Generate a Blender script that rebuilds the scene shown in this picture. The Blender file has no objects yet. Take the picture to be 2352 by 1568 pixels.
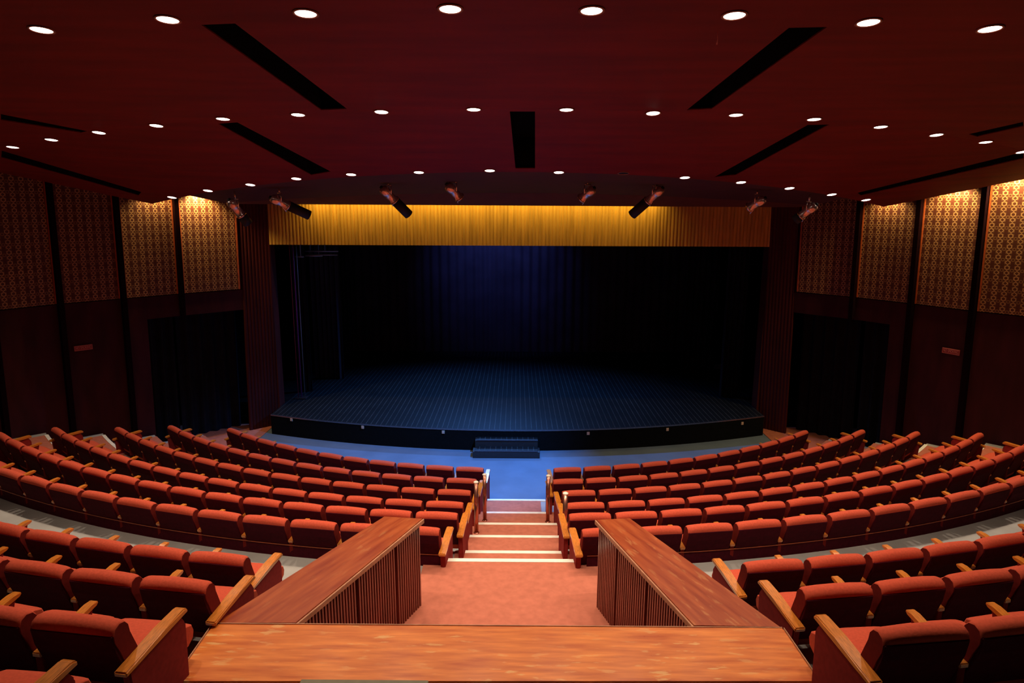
import bpy, bmesh, math, random
from mathutils import Vector, Matrix
random.seed(7)
S = bpy.context.scene
COL = S.collection
PI = math.pi

# ------------------------------------------------------------------ camera
FPX = 1506.801                                   # focal length in pixels of a 2352 wide frame
CF = Vector((-0.00591364, 0.98097808, -0.19402843))
CR = Vector((0.99996911, 0.00680569, 0.00393126))
CU = Vector((-0.00517698, 0.19399919, 0.98098803))
cd = bpy.data.cameras.new('camera'); cam = bpy.data.objects.new('camera', cd); COL.objects.link(cam)
cd.sensor_width = 36; cd.lens = FPX / 2352 * 36; cd.clip_start = 0.05; cd.clip_end = 200
m = Matrix.Identity(4)
for r in range(3):
    m[r][0], m[r][1], m[r][2] = CR[r], CU[r], -CF[r]
cam.matrix_world = m
S.camera = cam

# ------------------------------------------------------------------ world, exposure
w = bpy.data.worlds.new('world'); S.world = w; w.use_nodes = True
w.node_tree.nodes['Background'].inputs[0].default_value = (0, 0, 0, 1)
w.node_tree.nodes['Background'].inputs[1].default_value = 0
S.view_settings.view_transform = 'Standard'; S.view_settings.look = 'None'
S.view_settings.exposure = 0.0; S.view_settings.gamma = 1; S.view_settings.use_curve_mapping = False

# light levels
P_DOWN = 150.0        # watts of each ceiling downlight
P_DOWN_FRONT = 54.0  # row nearest the stage
P_VALANCE = 40.0
P_BLUE = 2200.0
P_WALL = 210.0

# ------------------------------------------------------------------ geometry of the hall (metres, lens at the origin)
YC = 20.594                                      # centre of the seating arcs
ROWR = [9.647, 10.636, 11.626, 12.651, 13.570, 14.465, 15.930, 16.769, 17.70, 18.55]
ROWZ = [-4.481, -4.276, -4.035, -3.746, -3.451, -3.185, -2.763, -2.466, -2.12, -1.83]
AL = [0.515, 0.579, 0.602, 0.628, 0.616, 0.719, 2.145, 2.02, 2.03, 2.09]
AR = [0.639, 0.564, 0.643, 0.631, 0.578, 0.634, 1.804, 1.880, 1.839, 1.90]
NSEAT = [11, 13, 14, 15, 15, 15, 16, 16, 16, 16]
PITCH = 0.55
BACKH = 0.85
LEVZ = [z - BACKH for z in ROWZ]
LEVR = [0, 9.48, 10.49, 11.47, 12.45, 13.32, 14.32, 15.82, 16.64, 17.55, 18.42, 25.0]

def polar(Rr, a, z=0.0):
    return Vector((Rr * math.sin(a), YC - Rr * math.cos(a), z))

def ray(x, y):
    return CF + CR * ((x - 1176) / FPX) - CU * ((y - 784) / FPX)

def hit_z(x, y, z):
    r = ray(x, y); return r * (z / r.z)

# ceiling height over (radius, angle)
def zc(Rr, a):
    a = min(abs(a), 0.95)
    rows = [(10.622, .594, -1.09, .363), (13.144, 1.088, -.743, .082), (15.85, 1.328, -.521, 0), (25.0, 2.0, -.4, 0)]
    if Rr <= rows[0][0]:
        lo, hi = rows[0], rows[1]
    else:
        lo, hi = rows[-2], rows[-1]
        for i in range(3):
            if rows[i][0] <= Rr <= rows[i + 1][0]:
                lo, hi = rows[i], rows[i + 1]; break
    t = (Rr - lo[0]) / (hi[0] - lo[0])
    q = [lo[i] + (hi[i] - lo[i]) * t for i in (1, 2, 3)]
    return q[0] + q[1] * a * a + q[2] * a ** 4

def hit_ceiling(x, y):
    r = ray(x, y)
    lo, hi = 1.0, 40.0
    def g(t):
        p = r * t; dx, dy = p.x, YC - p.y
        return p.z - zc(math.hypot(dx, dy), math.atan2(dx, dy))
    t = 1.5; prev = g(t)
    while t < 20:
        n = g(t + .1)
        if prev < 0 <= n:
            lo, hi = t, t + .1
            for _ in range(30):
                mid = (lo + hi) / 2
                if g(mid) < 0: lo = mid
                else: hi = mid
            break
        prev = n; t += .1
    return r * lo

# side walls in plan, from the stage outwards
WL = [(-6.47, 15.42), (-7.46, 14.46), (-8.24, 13.60), (-9.00, 12.76), (-9.60, 11.80), (-10.1, 10.75), (-10.5, 9.65),
      (-10.8, 8.50), (-11.0, 7.30), (-11.1, 6.1), (-11.1, 4.9), (-11.1, 3.7), (-11.1, -3.0)]
WR = [(6.55, 15.42), (7.45, 14.42), (8.13, 13.40), (8.70, 12.40), (9.45, 11.45), (10.0, 10.45), (10.45, 9.35),
      (10.8, 8.20), (11.0, 7.0), (11.1, 5.8), (11.1, 4.6), (11.1, 3.4), (11.1, -3.0)]
ZREF = -1.81
def lean(x, z):
    return x * (1 - .0035 * (z - ZREF))

def wall_angle(Rr, side):
    """angle (positive) where the circle of radius Rr round the arc centre meets the side wall"""
    W = WL if side < 0 else WR
    a = 0.2
    while a < 1.5:
        x = Rr * math.sin(a); y = YC - Rr * math.cos(a)
        for (x0, y0), (x1, y1) in zip(W, W[1:]):
            x0, x1 = abs(x0), abs(x1)
            if min(y0, y1) <= y <= max(y0, y1):
                xw = x0 + (x1 - x0) * (y - y0) / (y1 - y0)
                if x >= xw - .03: return a
        if y > 15.42 and x > 6.4: return a
        a += .004
    return a

# ------------------------------------------------------------------ materials
MATS = {}
def mat(name, color, rough=.6, metal=0, noise=0, nscale=20, bump=0, emit=None, estr=0, spec=.5, stretch=None, coat=0):
    mt = bpy.data.materials.new(name); mt.use_nodes = True
    nt = mt.node_tree; b = nt.nodes['Principled BSDF']
    b.inputs['Base Color'].default_value = (*color, 1); b.inputs['Roughness'].default_value = rough
    b.inputs['Metallic'].default_value = metal; b.inputs['Specular IOR Level'].default_value = spec
    if coat: b.inputs['Coat Weight'].default_value = coat; b.inputs['Coat Roughness'].default_value = .15
    if emit: b.inputs['Emission Color'].default_value = (*emit, 1); b.inputs['Emission Strength'].default_value = estr
    if noise or bump:
        tc = nt.nodes.new('ShaderNodeTexCoord'); mp = nt.nodes.new('ShaderNodeMapping')
        nt.links.new(tc.outputs['Object'], mp.inputs['Vector'])
        if stretch: mp.inputs['Scale'].default_value = stretch
        no = nt.nodes.new('ShaderNodeTexNoise'); no.inputs['Scale'].default_value = nscale; no.inputs['Detail'].default_value = 5
        nt.links.new(mp.outputs[0], no.inputs['Vector'])
        if noise:
            rp = nt.nodes.new('ShaderNodeValToRGB')
            rp.color_ramp.elements[0].position = .3; rp.color_ramp.elements[1].position = .7
            rp.color_ramp.elements[0].color = (*[c * (1 - noise) for c in color], 1)
            rp.color_ramp.elements[1].color = (*[min(1, c * (1 + noise)) for c in color], 1)
            nt.links.new(no.outputs[0], rp.inputs[0]); nt.links.new(rp.outputs[0], b.inputs['Base Color'])
        if bump:
            bp_ = nt.nodes.new('ShaderNodeBump'); bp_.inputs['Strength'].default_value = bump; bp_.inputs['Distance'].default_value = .004
            nt.links.new(no.outputs[0], bp_.inputs['Height']); nt.links.new(bp_.outputs[0], b.inputs['Normal'])
    MATS[name] = mt; return mt

M_FABRIC = mat('red_fabric', (.56, .085, .042), .95, noise=.10, nscale=60, bump=.25, spec=.12)
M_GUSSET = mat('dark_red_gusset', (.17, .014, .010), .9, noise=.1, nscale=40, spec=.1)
M_SHELL = mat('maroon_shell', (.055, .003, .009), .85, noise=.2, nscale=25, spec=.10)
M_SIDE = mat('red_side_panel', (.26, .022, .018), .85, noise=.12, nscale=30, spec=.15)
M_WOOD = mat('oak_arm', (.60, .185, .022), .30, noise=.22, nscale=9, stretch=(14, 2, 14), coat=.7)
M_STEEL = mat('dark_steel', (.03, .02, .022), .5, metal=.4, noise=.1)
M_GREY = mat('grey_floor', (.36, .34, .31), .75, noise=.10, nscale=3, bump=.1, spec=.25)
M_ORCH = mat('orchestra_floor', (.135, .18, .24), .8, noise=.10, nscale=2, spec=.15)
M_CARPET = mat('red_carpet', (.50, .155, .095), .95, noise=.10, nscale=14, bump=.3, spec=.05)
M_STRIP = mat('white_strip', (.92, .86, .72), .6, noise=.08, nscale=8)
M_CEIL = mat('ceiling_red', (.155, .009, .004), .6, noise=.22, nscale=1.6, stretch=(.5, 3, 1), spec=.25)
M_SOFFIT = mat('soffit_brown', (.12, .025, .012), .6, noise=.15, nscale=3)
M_BLACK = mat('black_void', (.006, .006, .006), .9, noise=.2, spec=.05)
M_WALL = mat('maroon_wall', (.045, .006, .008), .7, noise=.3, nscale=5, stretch=(1, 1, .25), spec=.2)
M_FIN = mat('dark_fin', (.008, .002, .003), .95, noise=.2, spec=.02)
M_FRAME = mat('orange_frame', (.45, .09, .02), .5, noise=.2)
M_VAL = mat('valance_wood', (.62, .36, .055), .5, noise=.22, nscale=3, stretch=(6, 1, .4))
M_DRAPE = mat('black_drape', (.012, .012, .016), .9, noise=.3, nscale=4, spec=.1)
M_BRASS = mat('brass', (.8, .45, .28), .22, metal=1, noise=.1)
M_POST = mat('copper_post', (.62, .25, .17), .22, metal=.9, noise=.15)
M_CHROME = mat('worn_metal', (.80, .62, .56), .26, metal=.85, noise=.25, nscale=30)
M_SNOOT = mat('matt_black', (.01, .009, .009), .7, noise=.2)
M_LAMPRIM = mat('lamp_rim', (.35, .12, .08), .4, metal=.3, noise=.1)
M_GLOW = mat('lamp_glow', (1, 1, 1), .5, emit=(1, .93, .82), estr=9)
M_PLATE = mat('beige_plate', (.62, .42, .30), .5, noise=.1)
M_SIGN = mat('sign_red', (.30, .014, .014), .5, noise=.1)
M_LETTER = mat('sign_letters', (.62, .22, .19), .6, noise=.05)
M_PIPE = mat('grey_pipe', (.35, .42, .45), .4, metal=.6, noise=.1)
M_DESKBOARD = mat('grey_green_board', (.16, .14, .08), .6, noise=.1)
M_CABLE = mat('red_thread', (.6, .1, .07), .7, noise=.1)
M_SLAT = mat('parapet_slat', (.22, .045, .03), .28, noise=.3, nscale=12, stretch=(1, 1, .15), coat=.6)
M_PCAP = None

def wood_cap(nm, dark, light, wear):
    """varnished board, with worn scratches that have shapes of their own"""
    mt = bpy.data.materials.new(nm); mt.use_nodes = True; nt = mt.node_tree; L = nt.links
    b = nt.nodes['Principled BSDF']; b.inputs['Roughness'].default_value = .30
    b.inputs['Coat Weight'].default_value = .55; b.inputs['Coat Roughness'].default_value = .24
    tc = nt.nodes.new('ShaderNodeTexCoord')
    mp = nt.nodes.new('ShaderNodeMapping'); mp.inputs['Scale'].default_value = (.6, 5, 5); L.new(tc.outputs['UV'], mp.inputs[0])
    n1 = nt.nodes.new('ShaderNodeTexNoise'); n1.inputs['Scale'].default_value = 4; n1.inputs['Detail'].default_value = 8; L.new(mp.outputs[0], n1.inputs['Vector'])
    r1 = nt.nodes.new('ShaderNodeValToRGB'); L.new(n1.outputs[0], r1.inputs[0])
    r1.color_ramp.elements[0].position = .3; r1.color_ramp.elements[0].color = (*dark, 1)
    r1.color_ramp.elements[1].position = .72; r1.color_ramp.elements[1].color = (*light, 1)
    # scratches: stretched thresholded noise
    mp2 = nt.nodes.new('ShaderNodeMapping'); mp2.inputs['Scale'].default_value = (3.5, 14, 1); L.new(tc.outputs['UV'], mp2.inputs[0])
    n2 = nt.nodes.new('ShaderNodeTexNoise'); n2.inputs['Scale'].default_value = 1.6; n2.inputs['Detail'].default_value = 6; L.new(mp2.outputs[0], n2.inputs['Vector'])
    r2 = nt.nodes.new('ShaderNodeValToRGB'); L.new(n2.outputs[0], r2.inputs[0])
    r2.color_ramp.elements[0].position = .585; r2.color_ramp.elements[0].color = (0, 0, 0, 1)
    r2.color_ramp.elements[1].position = .65; r2.color_ramp.elements[1].color = (1, 1, 1, 1)
    n3 = nt.nodes.new('ShaderNodeTexNoise'); n3.inputs['Scale'].default_value = 1.3; n3.inputs['Detail'].default_value = 2; L.new(tc.outputs['UV'], n3.inputs['Vector'])
    r3 = nt.nodes.new('ShaderNodeMapRange'); L.new(n3.outputs[0], r3.inputs[0]); r3.inputs[1].default_value = .42; r3.inputs[2].default_value = .62; r3.inputs[3].default_value = wear * .2
    r3.inputs[4].default_value = wear
    mm = nt.nodes.new('ShaderNodeMath'); mm.operation = 'MULTIPLY'; L.new(r2.outputs[0], mm.inputs[0]); L.new(r3.outputs[0], mm.inputs[1])
    mx = nt.nodes.new('ShaderNodeMixRGB'); L.new(mm.outputs[0], mx.inputs[0]); L.new(r1.outputs[0], mx.inputs[1])
    mx.inputs[2].default_value = (.75, .42, .15, 1)
    L.new(mx.outputs[0], b.inputs['Base Color'])
    rr = nt.nodes.new('ShaderNodeMapRange'); L.new(n1.outputs[0], rr.inputs[0]); rr.inputs[3].default_value = .22; rr.inputs[4].default_value = .42
    L.new(rr.outputs[0], b.inputs['Roughness'])
    return mt
M_PCAP = wood_cap('counter_wood', (.46, .085, .014), (.82, .25, .042), .7)
M_PCAPD = wood_cap('rail_wood', (.24, .030, .008), (.42, .085, .015), .22)
M_PCAPEDGE = mat('rail_edge', (.50, .24, .13), .45, noise=.2, nscale=15)

def stage_floor_mat():
    mt = bpy.data.materials.new('stage_boards'); mt.use_nodes = True; nt = mt.node_tree; L = nt.links
    b = nt.nodes['Principled BSDF']; b.inputs['Roughness'].default_value = .42; b.inputs['Specular IOR Level'].default_value = .4
    tc = nt.nodes.new('ShaderNodeTexCoord'); sp = nt.nodes.new('ShaderNodeSeparateXYZ'); L.new(tc.outputs['Object'], sp.inputs[0])
    a = nt.nodes.new('ShaderNodeMath'); a.operation = 'MULTIPLY'; a.inputs[1].default_value = 1 / .12; L.new(sp.outputs[0], a.inputs[0])
    f_ = nt.nodes.new('ShaderNodeMath'); f_.operation = 'FRACT'; L.new(a.outputs[0], f_.inputs[0])
    c = nt.nodes.new('ShaderNodeMath'); c.operation = 'LESS_THAN'; c.inputs[1].default_value = .09; L.new(f_.outputs[0], c.inputs[0])
    no = nt.nodes.new('ShaderNodeTexNoise'); no.inputs['Scale'].default_value = 2.2; no.inputs['Detail'].default_value = 6; L.new(tc.outputs['Object'], no.inputs['Vector'])
    rp = nt.nodes.new('ShaderNodeValToRGB'); L.new(no.outputs[0], rp.inputs[0])
    rp.color_ramp.elements[0].color = (.003, .004, .005, 1); rp.color_ramp.elements[1].color = (.008, .010, .012, 1)
    k = nt.nodes.new('ShaderNodeMath'); k.operation = 'MULTIPLY'; L.new(c.outputs[0], k.inputs[0]); L.new(no.outputs[0], k.inputs[1])
    mx = nt.nodes.new('ShaderNodeMixRGB'); L.new(k.outputs[0], mx.inputs[0]); L.new(rp.outputs[0], mx.inputs[1]); mx.inputs[2].default_value = (.09, .10, .10, 1)
    L.new(mx.outputs[0], b.inputs['Base Color'])
    return mt
M_STAGE = stage_floor_mat()

def fret_mat():
    """wall fabric: gold rings linked with diamonds on a maroon ground"""
    mt = bpy.data.materials.new('ring_and_diamond_fabric'); mt.use_nodes = True; nt = mt.node_tree; L = nt.links
    b = nt.nodes['Principled BSDF']; b.inputs['Roughness'].default_value = .55; b.inputs['Specular IOR Level'].default_value = .3
    uv = nt.nodes.new('ShaderNodeUVMap'); sp = nt.nodes.new('ShaderNodeSeparateXYZ'); L.new(uv.outputs[0], sp.inputs[0])
    def mth(op, x, y=None):
        n = nt.nodes.new('ShaderNodeMath'); n.operation = op
        for i, v in enumerate((x, y)):
            if v is None: continue
            if isinstance(v, (int, float)): n.inputs[i].default_value = v
            else: L.new(v, n.inputs[i])
        return n.outputs[0]
    def cell(px, py, ox, oy):
        u = mth('SUBTRACT', mth('FRACT', mth('ADD', mth('DIVIDE', sp.outputs[0], px), ox)), .5)
        v = mth('SUBTRACT', mth('FRACT', mth('ADD', mth('DIVIDE', sp.outputs[1], py), oy)), .5)
        return mth('ABSOLUTE', mth('MULTIPLY', u, px)), mth('ABSOLUTE', mth('MULTIPLY', v, py))
    px, py = .155, .19
    u, v = cell(px, py, 0, 0)
    d = mth('SQRT', mth('ADD', mth('MULTIPLY', u, u), mth('MULTIPLY', v, v)))
    ring = mth('LESS_THAN', mth('ABSOLUTE', mth('SUBTRACT', d, .034)), .0085)
    u2, v2 = cell(px, py, 0, .5)
    dia = mth('LESS_THAN', mth('ABSOLUTE', mth('SUBTRACT', mth('ADD', u2, v2), .040)), .010)
    u3, v3 = cell(px, py, .5, .25)
    d3 = mth('SQRT', mth('ADD', mth('MULTIPLY', u3, u3), mth('MULTIPLY', v3, v3)))
    ring3 = mth('MULTIPLY', mth('LESS_THAN', mth('ABSOLUTE', mth('SUBTRACT', d3, .024)), .006), .5)
    u4, v4 = cell(px / 2, py / 4, 0, 0)
    dots = mth('MULTIPLY', mth('LESS_THAN', mth('ADD', u4, v4), .014), .4)
    alls = mth('MAXIMUM', mth('MAXIMUM', ring, dia), mth('MAXIMUM', ring3, dots))
    no = nt.nodes.new('ShaderNodeTexNoise'); no.inputs['Scale'].default_value = 3; L.new(uv.outputs[0], no.inputs['Vector'])
    alls = mth('MULTIPLY', alls, mth('ADD', mth('MULTIPLY', no.outputs[0], .8), .45))
    mx = nt.nodes.new('ShaderNodeMixRGB'); L.new(alls, mx.inputs[0]); mx.use_clamp = True
    mx.inputs[1].default_value = (.085, .022, .010, 1); mx.inputs[2].default_value = (.52, .30, .12, 1)
    L.new(mx.outputs[0], b.inputs['Base Color'])
    return mt
M_FRET = fret_mat()

# ------------------------------------------------------------------ mesh helpers
def link(name, bm, material, parent=None, smooth=False):
    me = bpy.data.meshes.new(name)
    bmesh.ops.recalc_face_normals(bm, faces=bm.faces)
    bm.to_mesh(me); bm.free()
    me.materials.append(material)
    if smooth:
        for p in me.polygons: p.use_smooth = len(p.vertices) < 7
    o = bpy.data.objects.new(name, me); COL.objects.link(o)
    if parent: o.parent = parent
    return o

def struct(o):
    o['kind'] = 'structure'; return o

def tag(o, label, cat, group=None):
    o['label'] = label; o['category'] = cat
    if group: o['group'] = group
    return o

def thing(name, label, cat, loc=(0, 0, 0), rz=0, group=None):
    o = bpy.data.objects.new(name, None); COL.objects.link(o)
    o.location = loc; o.rotation_euler = (0, 0, rz); o.empty_display_size = .1
    return tag(o, label, cat, group)

def copy_tree(o, parent=None):
    c = o.copy(); COL.objects.link(c)
    if parent: c.parent = parent
    for ch in list(o.children): copy_tree(ch, c)
    return c

def box(bm, x0, x1, y0, y1, z0, z1, bev=0, seg=1):
    vs = [bm.verts.new(p) for p in ((x0, y0, z0), (x1, y0, z0), (x1, y1, z0), (x0, y1, z0), (x0, y0, z1), (x1, y0, z1), (x1, y1, z1), (x0, y1, z1))]
    fs = [bm.faces.new([vs[i] for i in q]) for q in ((3, 2, 1, 0), (4, 5, 6, 7), (0, 1, 5, 4), (1, 2, 6, 5), (2, 3, 7, 6), (3, 0, 4, 7))]
    if bev:
        es = list({e for f in fs for e in f.edges})
        bmesh.ops.bevel(bm, geom=es, offset=bev, segments=seg, affect='EDGES', profile=.6)
    return vs

def prism(bm, pts, z0, z1, bev=0, seg=1):
    """vertical prism over a plan polygon"""
    lo = [bm.verts.new((p[0], p[1], z0)) for p in pts]; hi = [bm.verts.new((p[0], p[1], z1)) for p in pts]
    n = len(pts); fs = [bm.faces.new(lo[::-1]), bm.faces.new(hi)]
    for i in range(n): fs.append(bm.faces.new((lo[i], lo[(i + 1) % n], hi[(i + 1) % n], hi[i])))
    if bev:
        es = list({e for f in fs for e in f.edges}); bmesh.ops.bevel(bm, geom=es, offset=bev, segments=seg, affect='EDGES')
    return fs

def side_prism(bm, prof, x0, x1, bev=0, seg=1):
    """prism along x over a (y, z) outline"""
    a = [bm.verts.new((x0, p[0], p[1])) for p in prof]; b = [bm.verts.new((x1, p[0], p[1])) for p in prof]
    n = len(prof); fs = [bm.faces.new(a), bm.faces.new(b[::-1])]
    for i in range(n): fs.append(bm.faces.new((a[i], b[i], b[(i + 1) % n], a[(i + 1) % n])))
    if bev:
        es = list({e for f in fs for e in f.edges}); bmesh.ops.bevel(bm, geom=es, offset=bev, segments=seg, affect='EDGES')
    return fs

def tube(bm, p0, p1, r0, r1=None, seg=16, caps=True):
    if r1 is None: r1 = r0
    p0, p1 = Vector(p0), Vector(p1); d = (p1 - p0).normalized()
    u = d.orthogonal().normalized(); v = d.cross(u)
    A = []; B = []
    for i in range(seg):
        a = 2 * PI * i / seg; o = u * math.cos(a) + v * math.sin(a)
        A.append(bm.verts.new(p0 + o * r0)); B.append(bm.verts.new(p1 + o * r1))
    for i in range(seg): bm.faces.new((A[i], A[(i + 1) % seg], B[(i + 1) % seg], B[i]))
    if caps: bm.faces.new(A[::-1]); bm.faces.new(B)

def lathe(bm, prof, M=None, seg=24):
    """prof: list of (radius, height) revolved round z, then moved by M"""
    rings = []
    for r, h in prof:
        if r < 1e-5: rings.append([bm.verts.new((0, 0, h))])
        else: rings.append([bm.verts.new((r * math.cos(2 * PI * i / seg), r * math.sin(2 * PI * i / seg), h)) for i in range(seg)])
    for A, B in zip(rings, rings[1:]):
        for i in range(seg):
            j = (i + 1) % seg
            q = [A[i % len(A)], A[j % len(A)], B[j % len(B)], B[i % len(B)]]
            q2 = []
            for x in q:
                if x not in q2: q2.append(x)
            if len(q2) > 2: bm.faces.new(q2)
    if M is not None:
        bmesh.ops.transform(bm, matrix=M, verts=[v for R_ in rings for v in R_])

def add_spot(name, loc, power, color, size=2.2, blend=.6, radius=.06, target=None, parent=None):
    ld = bpy.data.lights.new(name, 'SPOT'); ld.energy = power; ld.color = color; ld.spot_size = size; ld.spot_blend = blend; ld.shadow_soft_size = radius
    o = bpy.data.objects.new(name, ld); COL.objects.link(o); o.location = loc
    if target is not None:
        o.rotation_euler = (Vector(target) - Vector(loc)).to_track_quat('-Z', 'Y').to_euler()
    if parent: o.parent = parent
    return o

# ------------------------------------------------------------------ structure: floors
def sector(bm, R0, R1, a0, a1, z, thick, n):
    """annular slab of the seating tier, with thickness"""
    rows = []
    for i in range(n + 1):
        a = a0 + (a1 - a0) * i / n
        rows.append([bm.verts.new(polar(R0, a, z)), bm.verts.new(polar(R1, a, z)), bm.verts.new(polar(R1, a, z - thick)), bm.verts.new(polar(R0, a, z - thick))])
    for A, B in zip(rows, rows[1:]):
        for k in range(4):
            bm.faces.new((A[k], A[(k + 1) % 4], B[(k + 1) % 4], B[k]))
    bm.faces.new(rows[0]); bm.faces.new(rows[-1][::-1])

bm = bmesh.new()
for i in range(1, 11):
    # tier i carries seat row i+1 ; tier 6 is the cross aisle and row 7
    if i == 10: continue
    R0 = LEVR[i]; R1 = LEVR[i + 1] + .02
    if i == 6: z = -3.61
    elif i < 6: z = LEVZ[i]
    else: z = LEVZ[i]
    Rm = (R0 + R1) / 2
    aL = -wall_angle(Rm, -1) - .004; aR = wall_angle(Rm, 1) + .004
    if R0 < 15.9 and i < 7:
        sector(bm, R0, R1, aL, aR, z, .8, 96)
    else:
        c = math.asin(1.9 / Rm)
        if i == 9: R1 = 24.0
        sector(bm, R0, R1, aL, -c, z, .8, 60); sector(bm, R0, R1, c, aR, z, .8, 60)
struct(link('floor', bm, M_GREY))
bm = bmesh.new()
box(bm, -9.5, 9.5, 10.8, 15.95, -5.43, -5.33)
struct(link('floor', bm, M_ORCH))
# booth landing under red carpet and the booth's own floor
bm = bmesh.new()
prism(bm, [(-2.1, 6.32), (-2.1, 2.0), (2.1, 2.0), (2.1, 6.32)], -4.2, -3.612)
struct(link('floor', bm, M_GREY))

# ---- red carpets
bm = bmesh.new()
h = .012
def slab(x0, x1, y0, y1, z0, z1): box(bm, x0, x1, y0, y1, z0, z1)
STEPS = [(11.11, 10.11, -5.126, .50), (10.10, 9.125, -4.885, .69), (9.125, 8.175, -4.596, .69), (8.175, 7.28, -4.301, .69), (7.28, 6.69, -4.035, .69)]
for y0, y1, z, hw in STEPS:
    slab(-hw - .03, hw - .04, y1 - .02, y0 + .01, z, z + h)
slab(-.72, .80, 6.30, 6.69, -4.1, -3.81)                # intermediate step
prism(bm, [(-.95, 6.34), (-.95, 5.5), (-1.6, 3.9), (1.4, 3.9), (.86, 5.5), (.86, 6.34)], -3.64, -3.61 + h)            # landing
o = struct(link('floor_aisle', bm, M_CARPET))
# carpets of the two side aisles
bm = bmesh.new()
ENDA = []
for i in range(1, 6):
    Rm = (LEVR[i] + LEVR[i + 1]) / 2
    for s in (-1, 1):
        st = (AL if s < 0 else AR)[i]
        ae = (st + NSEAT[i] * PITCH + .06) / ROWR[i]
        aw = wall_angle(Rm, s) - .012
        if aw - ae > .01:
            sector(bm, LEVR[i] - .012, LEVR[i + 1] - .02, s * ae, s * aw, LEVZ[i] + h, .3, 6)
# carpet beside the stage at floor level
for s in (-1, 1):
    pts = [(s * 6.1, 15.9), (s * 9.4, 15.9), (s * 9.4, 12.8), (s * 7.0, 12.6), (s * 6.1, 13.6)]
    prism(bm, pts if s > 0 else pts[::-1], -5.34, -5.318)
struct(link('floor_side_aisle', bm, M_CARPET))

# ---- white nosing strips
bm = bmesh.new()
def strip(x0, x1, y, z):
    box(bm, x0, x1, y - .055, y + .008, z - .03, z + .016)
strip(-.52, .55, 11.11, -5.126); strip(-.52, .54, 10.10, -4.885)
strip(-.70, .66, 9.13, -4.596); strip(-.71, .65, 8.18, -4.301); strip(-.70, .66, 7.285, -4.035)
strip(-.73, .80, 6.70, -3.81); strip(-.93, .85, 6.345, -3.61)
for s in (-1, 1):
    for i in (3, 4, 5):
        aw = wall_angle(LEVR[i], s) - .02
        ae = (AL if s < 0 else AR)[i - 1] + NSEAT[i - 1] * PITCH
        ae = (ae + .10) / ROWR[i - 1]
        if aw > ae:
            sector(bm, LEVR[i] - .016, LEVR[i] + .045, s * ae, s * aw, LEVZ[i] + .018, .05, 5)
struct(link('trim_1', bm, M_STRIP))

# ---- curb and brass line behind seat row six
def curb(a0, a1, name, mt, Ra, Rb, z0, z1):
    b_ = bmesh.new(); sector(b_, Ra, Rb, a0, a1, z1, z1 - z0, 40); return struct(link(name, b_, mt))
for s in (-1, 1):
    a0 = s * (.75 / 14.5); a1 = s * ((AL if s < 0 else AR)[5] + 15 * PITCH) / 14.465
    curb(a0, a1, 'baseboard_left' if s < 0 else 'baseboard_right', M_SHELL, 14.385, 14.400, -3.7, -3.475)
    curb(a0, a1, 'trim_2', M_FRAME, 14.398, 14.406, -3.481, -3.472)

# ------------------------------------------------------------------ structure: side walls
def wall_quad(bm, p, q, z0, z1, uvl=None, off=0, u0=0):
    n = Vector((q[1] - p[1], -(q[0] - p[0]))).normalized()
    if n.x * p[0] > 0: n = -n                     # towards the room
    v = []
    for (x, y), z in ((p, z0), (q, z0), (q, z1), (p, z1)):
        v.append(bm.verts.new((lean(x + n.x * off, z), y + n.y * off, z)))
    f = bm.faces.new(v)
    if uvl:
        Ln = math.hypot(q[0] - p[0], q[1] - p[1])
        for lp, (a, b_) in zip(f.loops, ((0, z0), (Ln, z0), (Ln, z1), (0, z1))): lp[uvl].uv = (a + u0, b_ + 6)
    return f
def lerp2(p, q, t): return (p[0] + (q[0] - p[0]) * t, p[1] + (q[1] - p[1]) * t)
def slab_wall(bm, p, q, z0, z1, off0, off1, uvl=None, u0=0):
    """wall panel with thickness between two offsets towards the room (off1 is the room face)"""
    n = Vector((q[1] - p[1], -(q[0] - p[0]))).normalized()
    if n.x * p[0] > 0: n = -n
    def V(pt, z, o): return bm.verts.new((lean(pt[0] + n.x * o, z), pt[1] + n.y * o, z))
    a = [V(p, z0, off0), V(q, z0, off0), V(q, z1, off0), V(p, z1, off0)]
    b_ = [V(p, z0, off1), V(q, z0, off1), V(q, z1, off1), V(p, z1, off1)]
    fs = [bm.faces.new(a), bm.faces.new(b_)]
    for i in range(4): fs.append(bm.faces.new((a[i], a[(i + 1) % 4], b_[(i + 1) % 4], b_[i])))
    if uvl:
        Ln = math.hypot(q[0] - p[0], q[1] - p[1])
        for lp, (u, v) in zip(fs[1].loops, ((0, z0), (Ln, z0), (Ln, z1), (0, z1))): lp[uvl].uv = (u + u0, v + 6)

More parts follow.
